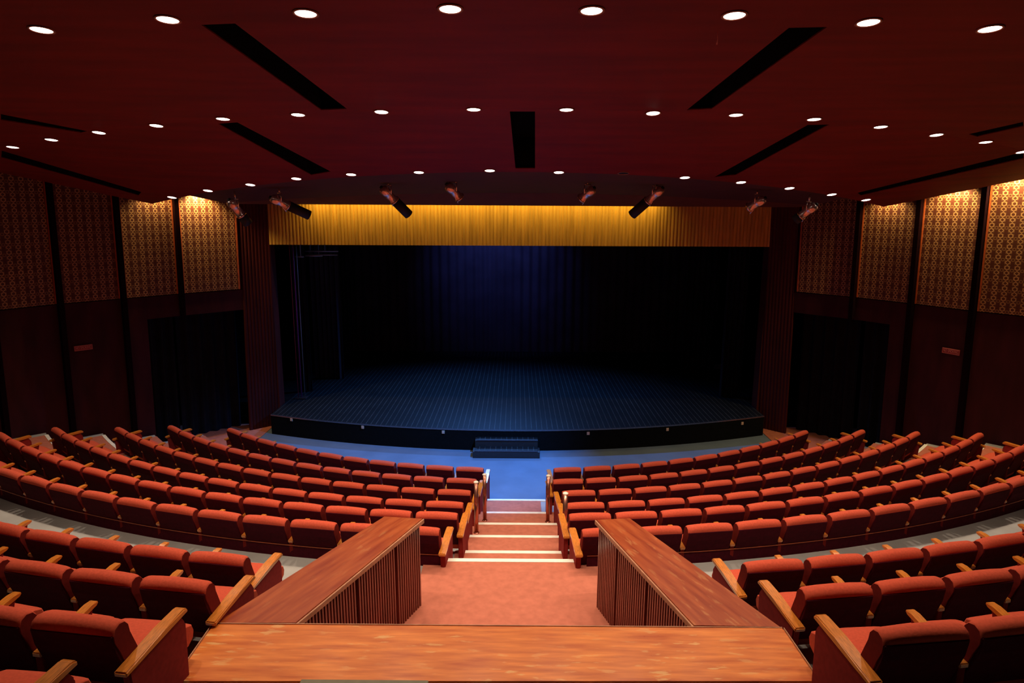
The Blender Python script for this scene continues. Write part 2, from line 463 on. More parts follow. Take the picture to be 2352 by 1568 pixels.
TOPZ = 2.9
for s, W in ((-1, WL), (1, WR)):
    sd = 'left' if s < 0 else 'right'
    bl = bmesh.new(); bf = bmesh.new(); bfin = bmesh.new(); bfr = bmesh.new()
    uvl = bf.loops.layers.uv.new('UVMap')
    for k in range(len(W) - 1):
        p, q = W[k], W[k + 1]
        # structural wall; the doorway takes the lower part of the first two bays
        if k < 1 or (k == 1):
            t = 0.0 if k == 0 else (.62 if s < 0 else .66)
            slab_wall(bl, p, q, -2.31, -1.83, -.12, 0)
            if k == 1: slab_wall(bl, lerp2(p, q, t), q, -5.6, -2.31, -.12, 0)
        else:
            slab_wall(bl, p, q, -5.6 if k < 6 else -5.0, -1.83, -.12, 0)
        slab_wall(bl, p, q, -1.83, TOPZ, -.14, -.04)
        g = .07
        a_, b_ = (lerp2(p, q, g), lerp2(p, q, 1 - g)) if k < 11 else (p, q)
        # patterned upper panel with its thin orange frame strips
        slab_wall(bf, a_, b_, -1.81, TOPZ, -.05, .02, uvl, k * .37)
        for t0, t1 in ((g - .022, g), (1 - g, 1 - g + .022)):
            slab_wall(bfr, lerp2(p, q, t0), lerp2(p, q, t1), -1.81, TOPZ, -.05, .03)
        # dark fin between bays
        if k > 0:
            n = Vector((W[k + 1][1] - W[k - 1][1], -(W[k + 1][0] - W[k - 1][0]))).normalized()
            if n.x * p[0] > 0: n = -n
            t_ = Vector((-n.y, n.x)) * .045
            c0 = Vector(p) - n * .1; c1 = Vector(p) + n * .13
            lo = -5.6 if k > 2 or (k == 2) else -2.3
            pts = [c0 - t_, c0 + t_, c1 + t_, c1 - t_]
            L_ = [bfin.verts.new((lean(v.x, lo), v.y, lo)) for v in pts]; H_ = [bfin.verts.new((lean(v.x, TOPZ), v.y, TOPZ)) for v in pts]
            bfin.faces.new(L_[::-1]); bfin.faces.new(H_)
            for i in range(4): bfin.faces.new((L_[i], L_[(i + 1) % 4], H_[(i + 1) % 4], H_[i]))
    struct(link('wall_' + sd, bl, M_WALL))
    struct(link('wall_' + sd, bf, M_FRET))
    struct(link('trim_3', bfin, M_FIN)); struct(link('trim_4', bfr, M_FRAME))
    # dark doorway: a black curtain hung behind the opening
    bd = bmesh.new()
    for k in (0, 1):
        p, q = W[k], W[k + 1]
        N = 36
        n = Vector((q[1] - p[1], -(q[0] - p[0]))).normalized()
        if n.x * p[0] > 0: n = -n
        for layer in (0,):
            prev = None
            for i in range(N + 1):
                t = i / N; o_ = -.55 + .05 * math.sin(t * N * .9)
                x = p[0] + (q[0] - p[0]) * t + n.x * o_; y = p[1] + (q[1] - p[1]) * t + n.y * o_
                c = (bd.verts.new((lean(x, -5.6), y, -5.6)), bd.verts.new((lean(x, -2.0), y, -2.0)))
                if prev: bd.faces.new((prev[0], c[0], c[1], prev[1]))
                prev = c
    # reveals
    struct(link('door_1' if s < 0 else 'door_2', bd, M_DRAPE))

# rear wall behind the viewer and the dark slab above the suspended ceiling
bm = bmesh.new(); box(bm, -11.3, 11.3, -3.2, -3.0, -5.6, TOPZ); struct(link('wall_back', bm, M_WALL))
bm = bmesh.new(); box(bm, -11.6, 11.6, -3.2, 16.2, TOPZ, TOPZ + .1); struct(link('ceiling', bm, M_BLACK))

# ---- proscenium side walls with vertical ribs
def corrugated(bm, p, q, z0, z1, pitch=.08, amp=.018, lean_k=True, seg=6):
    Ln = math.hypot(q[0] - p[0], q[1] - p[1]); n = max(2, int(Ln / pitch * seg))
    nx, ny = (q[1] - p[1]) / Ln, -(q[0] - p[0]) / Ln
    if ny > 0: nx, ny = -nx, -ny
    prev = None
    for i in range(n + 1):
        t = i / n; ph = (t * Ln / pitch) % 1.0
        o_ = amp * (math.sqrt(max(0, 1 - (2 * ph - 1) ** 2)))
        x = p[0] + (q[0] - p[0]) * t + nx * o_; y = p[1] + (q[1] - p[1]) * t + ny * o_
        xb = p[0] + (q[0] - p[0]) * t - nx * .05; yb = p[1] + (q[1] - p[1]) * t - ny * .05
        f = lean if lean_k else (lambda X, Z: X)
        c = [bm.verts.new((f(x, z0), y, z0)), bm.verts.new((f(x, z1), y, z1)), bm.verts.new((f(xb, z1), yb, z1)), bm.verts.new((f(xb, z0), yb, z0))]
        if prev:
            for k in range(4): bm.faces.new((prev[k], c[k], c[(k + 1) % 4], prev[(k + 1) % 4]))
        else: bm.faces.new(c)
        prev = c
    bm.faces.new(prev[::-1])
JL, JR = -5.95, 6.06; JY = 15.9
M_RIB = mat('ribbed_maroon', (.06, .008, .006), .6, noise=.25, nscale=4, stretch=(1, 1, .3), spec=.2)
for s, a_, b_ in ((-1, WL[0], (JL, JY)), (1, (JR, JY), WR[0])):
    bm = bmesh.new(); corrugated(bm, a_, b_, -5.6, 2.6)
    # return of the opening, going upstage
    x = JL if s < 0 else JR
    box(bm, min(x, x + s * .12), max(x, x + s * .12), JY, JY + .35, -5.6, 2.6)
    struct(link('wall_proscenium', bm, M_RIB))
# wall above the opening behind the valance
bm = bmesh.new(); box(bm, JL - .1, JR + .1, JY + .08, JY + .2, -.55, 2.6); struct(link('wall_front', bm, M_BLACK))

# ---- the fluted valance
bm = bmesh.new(); corrugated(bm, (JL + .005, JY), (JR - .005, JY), -.80, 1.2, pitch=.083, amp=.034, lean_k=False, seg=8)
tag(link('fluted_valance', bm, M_VAL), 'long yellow fluted wooden valance spanning the top of the dark stage opening', 'valance')

# ------------------------------------------------------------------ stage
ZS = -4.84
def stage_front_y(x): return 14.17 + 1.15 * (abs(x + .1) / 6.1) ** 2
bm = bmesh.new()
pts = [(x, stage_front_y(x)) for x in [JL + .02 + (JR - JL - .04) * i / 40 for i in range(41)]]
pts = pts + [(JR - .02, 22.9), (JL + .02, 22.9)]
prism(bm, pts, -5.33, ZS)
stage = tag(link('stage_platform', bm, M_STAGE), 'low dark wooden stage with a bowed front edge and boards running upstage', 'stage')
bm = bmesh.new()
N = 40; prev = None
for i in range(N + 1):
    x = JL + .02 + (JR - JL - .04) * i / N; y = stage_front_y(x)
    c = [bm.verts.new((x, y - .004, -5.33)), bm.verts.new((x, y - .004, ZS - .02)), bm.verts.new((x, y - .02, ZS - .02)), bm.verts.new((x, y - .02, -5.33))]
    if prev:
        for k in range(4): bm.faces.new((prev[k], c[k], c[(k + 1) % 4], prev[(k + 1) % 4]))
    prev = c
fr = link('front_panel', bm, M_BLACK, stage)
bm = bmesh.new(); prev = None
for i in range(N + 1):
    x = JL + .02 + (JR - JL - .04) * i / N; y = stage_front_y(x)
    c = [bm.verts.new((x, y - .03, ZS - .022)), bm.verts.new((x, y - .03, ZS + .003)), bm.verts.new((x, y + .01, ZS + .003)), bm.verts.new((x, y + .01, ZS - .022))]
    if prev:
        for k in range(4): bm.faces.new((prev[k], c[k], c[(k + 1) % 4], prev[(k + 1) % 4]))
    prev = c
M_EDGE = mat('stage_edge_metal', (.25, .25, .27), .25, metal=.9, noise=.1)
link('edge_strip', bm, M_EDGE, stage)
# socket plates on the stage front
for i, x in enumerate((669, 833, 1018, 1351, 1533, 1705)):
    y = (962, 981, 992, 995, 986, 972)[i]
    # meet the bowed front face
    r = ray(x, y); t = 12.0
    while t < 20:
        p = r * t
        if p.y > stage_front_y(p.x) - .03: break
        t += .005
    bm = bmesh.new(); box(bm, -.032, .032, -.008, .012, -.035, .035, .004)
    sl = 2 * 1.15 * (p.x + .1) / 6.1 ** 2
    o = link('socket_plate', bm, M_PLATE); o.location = (p.x, stage_front_y(p.x) - .03, max(min(p.z, ZS - .06), -5.2)); o.rotation_euler = (0, 0, math.atan(sl))
    tag(o, 'small square beige socket plate on the stage front, ' + ('farthest left of six', 'second from left of six', 'third from left', 'just right of the steps', 'second from right of six', 'farthest right of six')[i], 'socket', 'socket plates on the stage front')

# ---- steps up to the stage
st = thing('stage_steps', 'black two step unit standing against the middle of the stage front', 'steps', (-.2, 13.68, -5.33))
M_STEPB = mat('step_black', (.02, .02, .022), .45, noise=.2)
bm = bmesh.new(); box(bm, -.74, .74, .0, .27, 0, .155, .006); link('lower_box', bm, M_STEPB, st)
bm = bmesh.new(); box(bm, -.70, .70, .275, .46, 0, .315, .006); link('upper_box', bm, M_STEPB, st)
bm = bmesh.new(); box(bm, -.70, .70, .0, .275, .156, .172, .004); link('tread', bm, M_STAGE, st)
bm = bmesh.new(); box(bm, -.66, .70, .262, .462, .316, .332, .004); link('tread', bm, M_STAGE, st)
for (x0, x1, y, z) in ((-.70, .70, -.006, .160), (-.66, .70, .256, .320)):
    bm = bmesh.new(); box(bm, x0, x1, y, y + .02, z, z + .014); link('nosing', bm, M_EDGE, st)

# ---- curtains on stage
def drape(name, label, x0, y0, x1, y1, z0, z1, folds=9, amp=.05, mt=None, cat='curtain', group=None):
    b_ = bmesh.new(); N = folds * 8; Ln = math.hypot(x1 - x0, y1 - y0); nx, ny = (y1 - y0) / Ln, -(x1 - x0) / Ln
    front = []; back = []
    for i in range(N + 1):
        t = i / N; o_ = amp * math.sin(t * folds * 2 * PI) + amp * .3 * math.sin(t * folds * 5.1)
        x = x0 + (x1 - x0) * t + nx * o_; y = y0 + (y1 - y0) * t + ny * o_
        front.append((b_.verts.new((x, y, z0)), b_.verts.new((x, y, z1))))
        back.append((b_.verts.new((x - nx * .012, y - ny * .012, z0)), b_.verts.new((x - nx * .012, y - ny * .012, z1))))
    for i in range(N):
        b_.faces.new((front[i][0], front[i + 1][0], front[i + 1][1], front[i][1]))
        b_.faces.new((back[i][0], back[i][1], back[i + 1][1], back[i + 1][0]))
        b_.faces.new((front[i][0], back[i][0], back[i + 1][0], front[i + 1][0]))
        b_.faces.new((front[i][1], front[i + 1][1], back[i + 1][1], back[i][1]))
    b_.faces.new((front[0][0], front[0][1], back[0][1], back[0][0])); b_.faces.new((front[N][0], back[N][0], back[N][1], front[N][1]))
    return tag(link(name, b_, mt or M_DRAPE), label, cat, group)
M_BACKDROP = mat('backdrop_cloth', (.035, .035, .05), .9, noise=.25, nscale=1.2, spec=.1)
drape('backdrop_curtain', 'wide dark backdrop curtain hanging across the back of the stage', -5.9, 22.55, 6.0, 22.55, ZS + .01, 1.6, 40, .03, M_BACKDROP)
drape('wing_curtain', 'black wing curtain at stage left side of photo, nearest the opening', -5.93, 17.3, -5.55, 17.3, ZS + .01, 1.6, 3, .04, group='wing curtains on the left')
drape('wing_curtain', 'dark blue tinged wing curtain behind the thin poles on the left', -5.9, 18.7, -5.05, 18.7, ZS + .01, 1.4, 6, .05, M_BACKDROP, group='wing curtains on the left')
drape('wing_curtain', 'black wing curtain deepest upstage on the left of the stage', -5.9, 20.3, -5.15, 20.3, ZS + .01, 1.4, 6, .05, group='wing curtains on the left')
drape('wing_curtain', 'black wing curtain nearest the opening on the right of the stage', 5.45, 17.0, 6.0, 17.0, ZS + .01, 1.6, 4, .05, group='wing curtains on the right')
drape('wing_curtain', 'black wing curtain further upstage on the right of the stage', 5.0, 19.4, 6.0, 19.4, ZS + .01, 1.6, 6, .05, group='wing curtains on the right')
# stage house shell
bm = bmesh.new()
box(bm, JL - 1.6, JL - 1.5, JY + .3, 23.0, -5.4, 3.4); box(bm, JR + 1.5, JR + 1.6, JY + .3, 23.0, -5.4, 3.4)
struct(link('wall_stage_side', bm, M_BLACK))
bm = bmesh.new(); box(bm, JL - 1.6, JR + 1.6, 22.95, 23.05, -5.4, 3.4); struct(link('wall_stage_back', bm, M_BLACK))
bm = bmesh.new(); box(bm, JL - 1.6, JR + 1.6, JY + .2, 23.05, 3.4, 3.5); struct(link('ceiling_stage', bm, M_BLACK))
bm = bmesh.new(); box(bm, JL - 1.5, JL - .002, JY + .36, 22.94, -5.4, ZS - .004); box(bm, JR + .002, JR + 1.5, JY + .36, 22.94, -5.4, ZS - .004); struct(link('floor_stage_wings', bm, M_BLACK))

# ---- thin upright poles and pipes at the left wing
M_PURPLEREFL = mat('purple_reflection', (.22, .05, .24), .35, metal=.2, noise=.1)  # purple reflection on the shiny boom, put into the pole's colour
M_REDREFL = mat('red_reflection', (.30, .03, .06), .5, noise=.1)  # red reflection on the boom, painted as an upright of its own
bp_ = thing('lighting_boom', 'slender upright boom, poles coloured purple and red by painted reflections, left of the stage', 'pole', (-5.62, 16.6, ZS))
for dx, dy, r, mt in ((-.09, 0, .010, M_REDREFL), (-.02, .05, .018, M_PURPLEREFL), (.05, .1, .010, M_PIPE)):
    bm = bmesh.new(); tube(bm, (dx, dy, .03), (dx, dy, 4.9), r); link('upright', bm, mt, bp_, True)
bm = bmesh.new(); box(bm, -.17, .13, -.08, .18, 0, .03, .006); link('base_plate', bm, M_STEEL, bp_)
pipes = [(18.0, -6.0, -4.86, -1.08, (-5.62, -5.22)), (18.35, -6.0, -4.98, -1.20, (-5.5,)), (17.6, -5.9, -5.18, -1.18, (-5.7,)), (17.1, -5.75, -5.52, -1.17, (-5.6,))]
for i, (y, x0, x1, z, hs) in enumerate(pipes):
    t = thing('pipe_batten', 'thin blue grey pipe hanging under the valance at left, ' + ('longest of four', 'second longest of four', 'third longest of four', 'shortest of four')[i], 'pipe', (x0, y, z), 0, 'pipes at the upper left of the stage')
    bm = bmesh.new(); tube(bm, (0, 0, 0), (x1 - x0, 0, 0), .018); link('bar', bm, M_PIPE, t, True)
    for hx in hs:
        bm = bmesh.new(); tube(bm, (hx - x0, 0, .015), (hx - x0, 0, 3.4 - z), .012, seg=8); link('hanger', bm, M_PIPE, t, True)
# light patch on the stage floor at right, modelled as a pale sheet
bm = bmesh.new()
c = hit_z(1655, 842, ZS); 
bmesh.ops.create_grid(bm, x_segments=14, y_segments=10, size=1)
for v in bm.verts:
    r2 = v.co.x ** 2 + v.co.y ** 2
    v.co = Vector((v.co.x * .27, v.co.y * .30, .03 + .025 * math.sin(v.co.x * 6) * math.cos(v.co.y * 5) - .03 * min(1, r2 / 2)))
bmesh.ops.solidify(bm, geom=bm.faces[:], thickness=.01)
M_LIGHTPATCH = mat('floor_light_patch', (.5, .5, .5), .9, noise=.1)
o = link('floor_light_patch', bm, M_LIGHTPATCH, smooth=True); o.location = (c.x - .1, c.y, ZS); tag(o, 'pale grey sheet standing in for light on the dark stage floor at far right', 'light patch')

# ------------------------------------------------------------------ suspended ceiling
G1 = hit_ceiling(350, 468); G0 = hit_ceiling(2, 396)
RF = 10.33
def corner_at(px, py): 
    p = hit_ceiling(px, py); return p
# side edge: straight in plan through the corner and a nearer point
ex0, ey0 = G1.x, G1.y; sx = (G0.x - G1.x) / (G0.y - G1.y)
def edge_x(y): return -(ex0 + sx * (y - ey0))    # half width of the ceiling at depth y
def amax(Rr):
    a = .2
    while a < 1.4:
        x = Rr * math.sin(a); y = YC - Rr * math.cos(a)
        if x >= edge_x(y): return a
        a += .003
    return a
RG = math.hypot(G1.x, YC - G1.y)
RF = RG
bm = bmesh.new()
RS = [RF + (13.144 - RF) * i / 8 for i in range(9)] + [13.144 + (15.85 - 13.144) * i / 6 for i in range(1, 7)] + [15.85 + i for i in range(1, 8)]
NA = 64; top = []; bot = []
for Rr in RS:
    am = amax(Rr); 
    rb = []; rt = []
    for i in range(NA + 1):
        a = am * (2 * i / NA - 1); z = zc(Rr, a)
        rb.append(bm.verts.new(polar(Rr, a, z))); rt.append(bm.verts.new(polar(Rr, a, z + .012)))
    bot.append(rb); top.append(rt)
for G in (bot, top):
    for A, B in zip(G, G[1:]):
        for i in range(NA): bm.faces.new((A[i], A[i + 1], B[i + 1], B[i]))
for j in range(len(RS) - 1):
    for i in (0, NA): bm.faces.new((bot[j][i], bot[j + 1][i], top[j + 1][i], top[j][i]))
for j in (0, len(RS) - 1):
    for i in range(NA): bm.faces.new((bot[j][i], bot[j][i + 1], top[j][i + 1], top[j][i]))
ceil = struct(link('ceiling', bm, M_CEIL))
# slots cut through the ceiling boards
SL = [[(462, 57), (540, 54), (797, 250), (738, 253)], [(500, 284), (545, 281), (760, 394), (715, 402)], [(1171, 256), (1229, 256), (1229, 387), (1184, 387)],
      [(1812, 64), (1900, 62), (1635, 250), (1577, 253)], [(1855, 287), (1905, 286), (1690, 402), (1640, 407)],
      [(2225, 308), (2350, 280), (2351, 290), (2245, 314)], [(2, 262), (200, 301), (185, 305), (2, 276)],
      [(1968, 443), (2350, 349), (2351, 364), (1978, 449)], [(4, 346), (325, 441), (318, 449), (3, 362)]]
bm = bmesh.new()
for q in SL:
    P = [hit_ceiling(*p) for p in q]
    lo = [bm.verts.new(p + Vector((0, 0, -.4))) for p in P]; hi = [bm.verts.new(p + Vector((0, 0, .4))) for p in P]
    bm.faces.new(lo[::-1]); bm.faces.new(hi)
    for i in range(4): bm.faces.new((lo[i], lo[(i + 1) % 4], hi[(i + 1) % 4], hi[i]))
cut = link('slot_cutter', bm, M_BLACK)
md = ceil.modifiers.new('slots', 'BOOLEAN'); md.operation = 'DIFFERENCE'; md.object = cut; md.solver = 'EXACT'
bpy.context.view_layer.update()
dg = bpy.context.evaluated_depsgraph_get()
nm = bpy.data.meshes.new_from_object(ceil.evaluated_get(dg))
ceil.modifiers.clear(); ceil.data = nm
bpy.data.objects.remove(cut)
# black boxing over every slot
bm = bmesh.new()
for q in SL:
    P = [hit_ceiling(*p) for p in q]; cx = sum(P, Vector()) / 4
    P = [cx + (p - cx) * 1.03 for p in P]
    lo = [bm.verts.new(p + Vector((0, 0, .014))) for p in P]; hi = [bm.verts.new(p + Vector((0, 0, .45))) for p in P]
    bm.faces.new(hi)
    for i in range(4): bm.faces.new((lo[i], lo[(i + 1) % 4], hi[(i + 1) % 4], hi[i]))
struct(link('ceiling_slot_boxing', bm, M_BLACK))

# front bay of the ceiling running down to the soffit over the stage edge
G2 = hit_ceiling(440, 452)
# keep on the front arc
aG2 = math.atan2(-G2.x, YC - G2.y)
bm = bmesh.new(); N = 48
lines = [[], [], []]
for i in range(N + 1):
    t = 2 * i / N - 1
    a = aG2 * t
    lines[0].append(polar(RF + .02, a, zc(RF, a) + .015))
    lines[1].append(Vector((5.95 * t + .02, 13.6, .37 - .22 * t * t)))
    lines[2].append(Vector((5.98 * t + .03, 14.4, .128 - .012 * t)))
def loft(A, B, mtname):
    b_ = bmesh.new()
    for dz in (0, .05):
        pass
    a0 = [b_.verts.new(p) for p in A]; b0 = [b_.verts.new(p) for p in B]
    a1 = [b_.verts.new(p + Vector((0, 0, .05))) for p in A]; b1 = [b_.verts.new(p + Vector((0, 0, .05))) for p in B]
    n = len(A)
    for i in range(n - 1):
        b_.faces.new((a0[i], a0[i + 1], b0[i + 1], b0[i])); b_.faces.new((a1[i], b1[i], b1[i + 1], a1[i + 1]))
        b_.faces.new((a0[i], a1[i], a1[i + 1], a0[i + 1])); b_.faces.new((b0[i], b0[i + 1], b1[i + 1], b1[i]))
    b_.faces.new((a0[0], b0[0], b1[0], a1[0])); b_.faces.new((a0[-1], a1[-1], b1[-1], b0[-1]))
    return b_
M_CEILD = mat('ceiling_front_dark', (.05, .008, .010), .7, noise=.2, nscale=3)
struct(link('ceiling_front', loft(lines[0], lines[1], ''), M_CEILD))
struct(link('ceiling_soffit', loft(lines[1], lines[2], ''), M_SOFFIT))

# ------------------------------------------------------------------ downlights
def make_downlight():
    t = thing('downlight', 'x', 'ceiling light')
    b_ = bmesh.new(); lathe(b_, [(.072, .004), (.088, .0), (.090, -.008), (.074, -.010), (.070, .03), (.066, .03)], seg=28); link('rim', b_, M_LAMPRIM, t, True)
    b_ = bmesh.new(); lathe(b_, [(0, -.012), (.05, -.011), (.071, -.006), (.071, -.002), (0, -.001)], seg=28); link('diffuser', b_, M_GLOW, t, True)
    return t
LA = [(95, 67), (385, 43.5), (702, 29.5), (1034, 19), (1359, 23), (1687, 34), (1995, 50), (2274, 65)]
LB = [(29, 337), (118, 320), (227, 303.5), (359, 287.5), (512, 272), (684.5, 262.5), (876, 256), (1088, 250.5), (1301, 251), (1500, 259), (1690.5, 263), (1870, 273), (2023, 290.5), (2151, 309), (2264, 325.5), (2348, 348)]
LC = [(395, 452.5), (477.5, 437), (575, 423.5), (680.5, 409.5), (806.5, 400), (962, 395), (1125, 391), (1283.5, 395), (1432, 397), (1573, 407), (1702, 418), (1813.5, 431.5), (1910.5, 446), (1989, 458.5)]
ORD = ['first', 'second', 'third', 'fourth', 'fifth', 'sixth', 'seventh', 'eighth', 'ninth', 'tenth', 'eleventh', 'twelfth', 'thirteenth', 'fourteenth', 'fifteenth', 'sixteenth', 'seventeenth']
dl0 = make_downlight(); first = True
for name, Ls, desc, pw in (('A', LA, 'the large lamps nearest the viewer', P_DOWN), ('B', LB, 'the middle ceiling arc', P_DOWN), ('C', LC, 'the ceiling arc nearest the stage', P_DOWN_FRONT)):
    for i, (x, y) in enumerate(Ls):
        p = hit_ceiling(x, y)
        o = dl0 if first else copy_tree(dl0); first = False
        # follow the slope of the ceiling
        R_ = math.hypot(p.x, YC - p.y); a = math.atan2(p.x, YC - p.y); e = .05
        px_ = polar(R_ + e, a); px_.z = zc(R_ + e, a); pa_ = polar(R_, a + e / R_); pa_.z = zc(R_, a + e / R_)
        p0 = polar(R_, a); p0.z = zc(R_, a)
        nrm = (px_ - p0).cross(pa_ - p0).normalized()
        if nrm.z < 0: nrm = -nrm
        o.location = p; o.rotation_euler = nrm.to_track_quat('Z', 'Y').to_euler()
        o['label'] = 'round white downlight, %s from left in %s' % (ORD[i], desc)
        o['group'] = 'downlights in ' + desc
        if name == 'C' and i == 8:
            o['label'] = 'unlit round downlight between lit ones in the arc nearest the stage'
            for ch in o.children:
                if ch.name.startswith('diffuser'):
                    ch.data = ch.data.copy(); ch.data.materials[0] = M_STEEL
            continue
        o['group'] = o['group']
        add_spot('downlight_lamp', p + Vector((0, 0, -.03)), pw * (.35 if name == 'C' and i in (0, 1, 12, 13) else .65 if name == 'C' and i in (2, 11) else 1), (1, .80, .62), size=math.radians(108), blend=.8, radius=.06, parent=None)

# red thread hanging from the ceiling near the third lamp from the right
p = hit_ceiling(1648, 72); bm = bmesh.new()
tube(bm, (0, 0, 0), (.004, 0, -.05), .003, seg=6); tube(bm, (.004, 0, -.05), (0, 0, -.09), .003, .006, seg=6)
o = link('hanging_thread', bm, M_CABLE); o.location = p; tag(o, 'short thin red thread hanging from the ceiling left of the right slot', 'thread')

# ------------------------------------------------------------------ stage spotlights hung under the ceiling
def make_spot_fixture(pxa, pxb, snoot, label, idx):
    """rear and front ends of the barrel as seen; both ends are set in the hanging plane"""
    Y0 = 11.5
    ra, rb = ray(*pxa), ray(*pxb)
    A = ra * (Y0 / ra.y); B = rb * ((Y0 + .16) / rb.y)
    ax = (B - A); Ln = ax.length; ax.normalize()
    t = thing('stage_spotlight', label, 'spotlight', A, 0, 'stage spotlights under the front of the ceiling')
    q = ax.to_track_quat('Z', 'Y').to_matrix().to_4x4()
    k = Ln / .42
    b_ = bmesh.new()
    lathe(b_, [(0, -.03), (.035, -.026), (.062, -.010), (.078, .02), (.084, .06), (.082, .10), (.074, .125), (.070, .13), (.070, Ln - .05), (.076, Ln - .045), (.080, Ln - .02), (.080, Ln), (.060, Ln), (.055, Ln - .05), (0, Ln - .05)], q, 28)
    link('barrel', b_, M_CHROME, t, True)
    b_ = bmesh.new(); lathe(b_, [(.080, Ln - .035), (.092, Ln - .03), (.092, Ln - .012), (.080, Ln - .008)], q, 28); link('front_ring', b_, M_BRASS, t, True)
    b_ = bmesh.new(); lathe(b_, [(0, -.055), (.028, -.05), (.032, -.02), (.032, .01)], q, 16); link('rear_knob', b_, M_SNOOT, t, True)
    if snoot:
        b_ = bmesh.new(); lathe(b_, [(.060, Ln), (.085, Ln + .005), (.085, Ln + snoot), (.079, Ln + snoot), (.075, Ln + .01)], q, 28); link('snoot', b_, M_SNOOT, t, True)
    # yoke: two side arms, cross bar and hanging clamp
    mid = ax * (Ln * .45)
    side = ax.cross(Vector((0, 0, 1))).normalized()
    a0 = math.atan2(A.x + mid.x, YC - A.y - mid.y)
    zt = .50 - .20 * min(1, ((A.x + mid.x) / 5.2) ** 2) - A.z
    hgt = mid.z + .15
    for sgn in (-1, 1):
        b_ = bmesh.new(); tube(b_, mid + side * .092 * sgn, Vector((mid.x, mid.y, hgt)) + side * .092 * sgn, .009, seg=8); link('yoke_arm', b_, M_CHROME, t, True)
    b_ = bmesh.new(); tube(b_, Vector((mid.x, mid.y, hgt)) - side * .1, Vector((mid.x, mid.y, hgt)) + side * .1, .009, seg=8); link('yoke_bar', b_, M_CHROME, t, True)
    b_ = bmesh.new(); tube(b_, Vector((mid.x, mid.y, hgt)), Vector((mid.x, mid.y, max(zt, hgt + .05))), .013, seg=10); link('hanger', b_, M_CHROME, t, True)
    b_ = bmesh.new(); tube(b_, mid - Vector((0, 0, .05)) - side * .0 , mid + ax * .12 - Vector((0, 0, .12)), .010, seg=8); link('handle', b_, M_CHROME, t, True)
    return t
SPOTS = [((529, 462), (556, 496), .17, 'leftmost silver spotlight with a black snoot, in front of the lit wall panel'),
         ((625, 455), (664, 473), .38, 'second spotlight from left, long black snoot pointing right'),
         ((879, 433), (908, 462), .35, 'third spotlight from left, black snoot overlapping the yellow valance'),
         ((1029, 426), (1057, 455), 0, 'fourth spotlight from left, short silver barrel without a snoot'),
         ((1362, 434), (1334, 457), 0, 'fifth spotlight from left, pale barrel without a snoot pointing left'),
         ((1519, 434), (1486, 463), .36, 'third spotlight from right, black snoot overlapping the yellow valance'),
         ((1754, 457), (1718, 478), 0, 'second spotlight from right, silver barrel without a snoot'),
         ((1872, 472), (1838, 497), .10, 'rightmost silver spotlight beside the right wall panels')]
for i, (a_, b_, sn, lb) in enumerate(SPOTS): make_spot_fixture(a_, b_, sn, lb, i)

# ------------------------------------------------------------------ wall washers above the ceiling edge, valance light, blue stage light
def hidden_can(loc, tgt, label):
    q = (Vector(tgt) - Vector(loc)).normalized().to_track_quat('Z', 'Y').to_matrix().to_4x4()
    b_ = bmesh.new(); lathe(b_, [(0, -.14), (.05, -.14), (.06, -.02), (.06, .0), (.052, .0), (.045, -.06), (0, -.06)], q, 16)
    o = link('wall_washer', b_, M_STEEL, smooth=True); o.location = loc
    return tag(o, label, 'spotlight', 'wall washers above the ceiling edge')
def wash(side, p, q, t, dist, z, power, label, ztgt=-1.2):
    pt = lerp2(p, q, t); n = Vector((q[1] - p[1], -(q[0] - p[0]))).normalized()
    if n.x * p[0] > 0: n = -n
    loc = Vector((lean(pt[0], z) + n.x * dist, pt[1] + n.y * dist, z)); tgt = Vector((lean(pt[0], z), pt[1], ztgt))
    hidden_can(loc, tgt, label)
    add_spot('washer_lamp', loc + (tgt - loc).normalized() * .02, power, (1, .70, .30), size=math.radians(125), blend=.7, radius=.04, target=tgt)
wash(-1, WL[0], WL[1], .66, .17, .47, P_WALL * 1.0, 'small dark washer lighting the left wall panel nearest the stage')
wash(1, WR[2], WR[3], .55, .17, .66, P_WALL * 1.0, 'small dark washer lighting the third right wall panel from stage')
wash(1, WR[3], WR[4], .40, .17, .84, P_WALL * 1.3, 'small dark washer lighting the right wall panel nearest the viewer')
wash(-1, WL[1], WL[2], .35, .17, .50, P_WALL * .35, 'small dark washer lighting the second left wall panel from stage')
wash(1, WR[1], WR[2], .5, .17, .46, P_WALL * .30, 'small dark washer lighting the second right wall panel from stage')

ld = bpy.data.lights.new('valance_light', 'AREA'); ld.shape = 'RECTANGLE'; ld.size = 8.4; ld.size_y = .06; ld.energy = P_VALANCE; ld.color = (1, .66, .16); ld.spread = math.radians(120)
lo = bpy.data.objects.new('valance_light', ld); COL.objects.link(lo); lo.location = (-.8, 15.60, .40)
lo.rotation_euler = (Vector((-.55, 15.9, .05)) - Vector((-.55, 15.45, .42))).to_track_quat('-Z', 'Y').to_euler()
lo.rotation_euler = (math.radians(24), 0, 0)
bm = bmesh.new(); box(bm, -5.3, 4.2, 15.38, 15.46, .45, .52, .004)
for x in (-4.8, -2.6, -.5, 1.6, 3.7): box(bm, x, x + .03, 15.44, 15.885, .49, .52)
tag(link('batten_light_housing', bm, M_STEEL), 'long dark strip light housing tucked above the soffit before the valance', 'light')

add_spot('stage_work_light', (-.9, 19.2, 1.5), P_BLUE, (.10, .32, 1.0), size=math.radians(110), blend=.8, radius=.15, target=(-.9, 14.5, -5.2))
add_spot('beam_lamp', (1.16, 11.75, .12), 2600, (.05, .30, 1.0), size=math.radians(74), blend=.8, radius=.05, target=(-1.7, 13.0, -5.33))
add_spot('stage_back_light', (-.9, 19.6, 1.5), P_BLUE * .3, (.16, .22, 1.0), size=math.radians(75), blend=1, radius=.15, target=(-.7, 22.5, -.8))

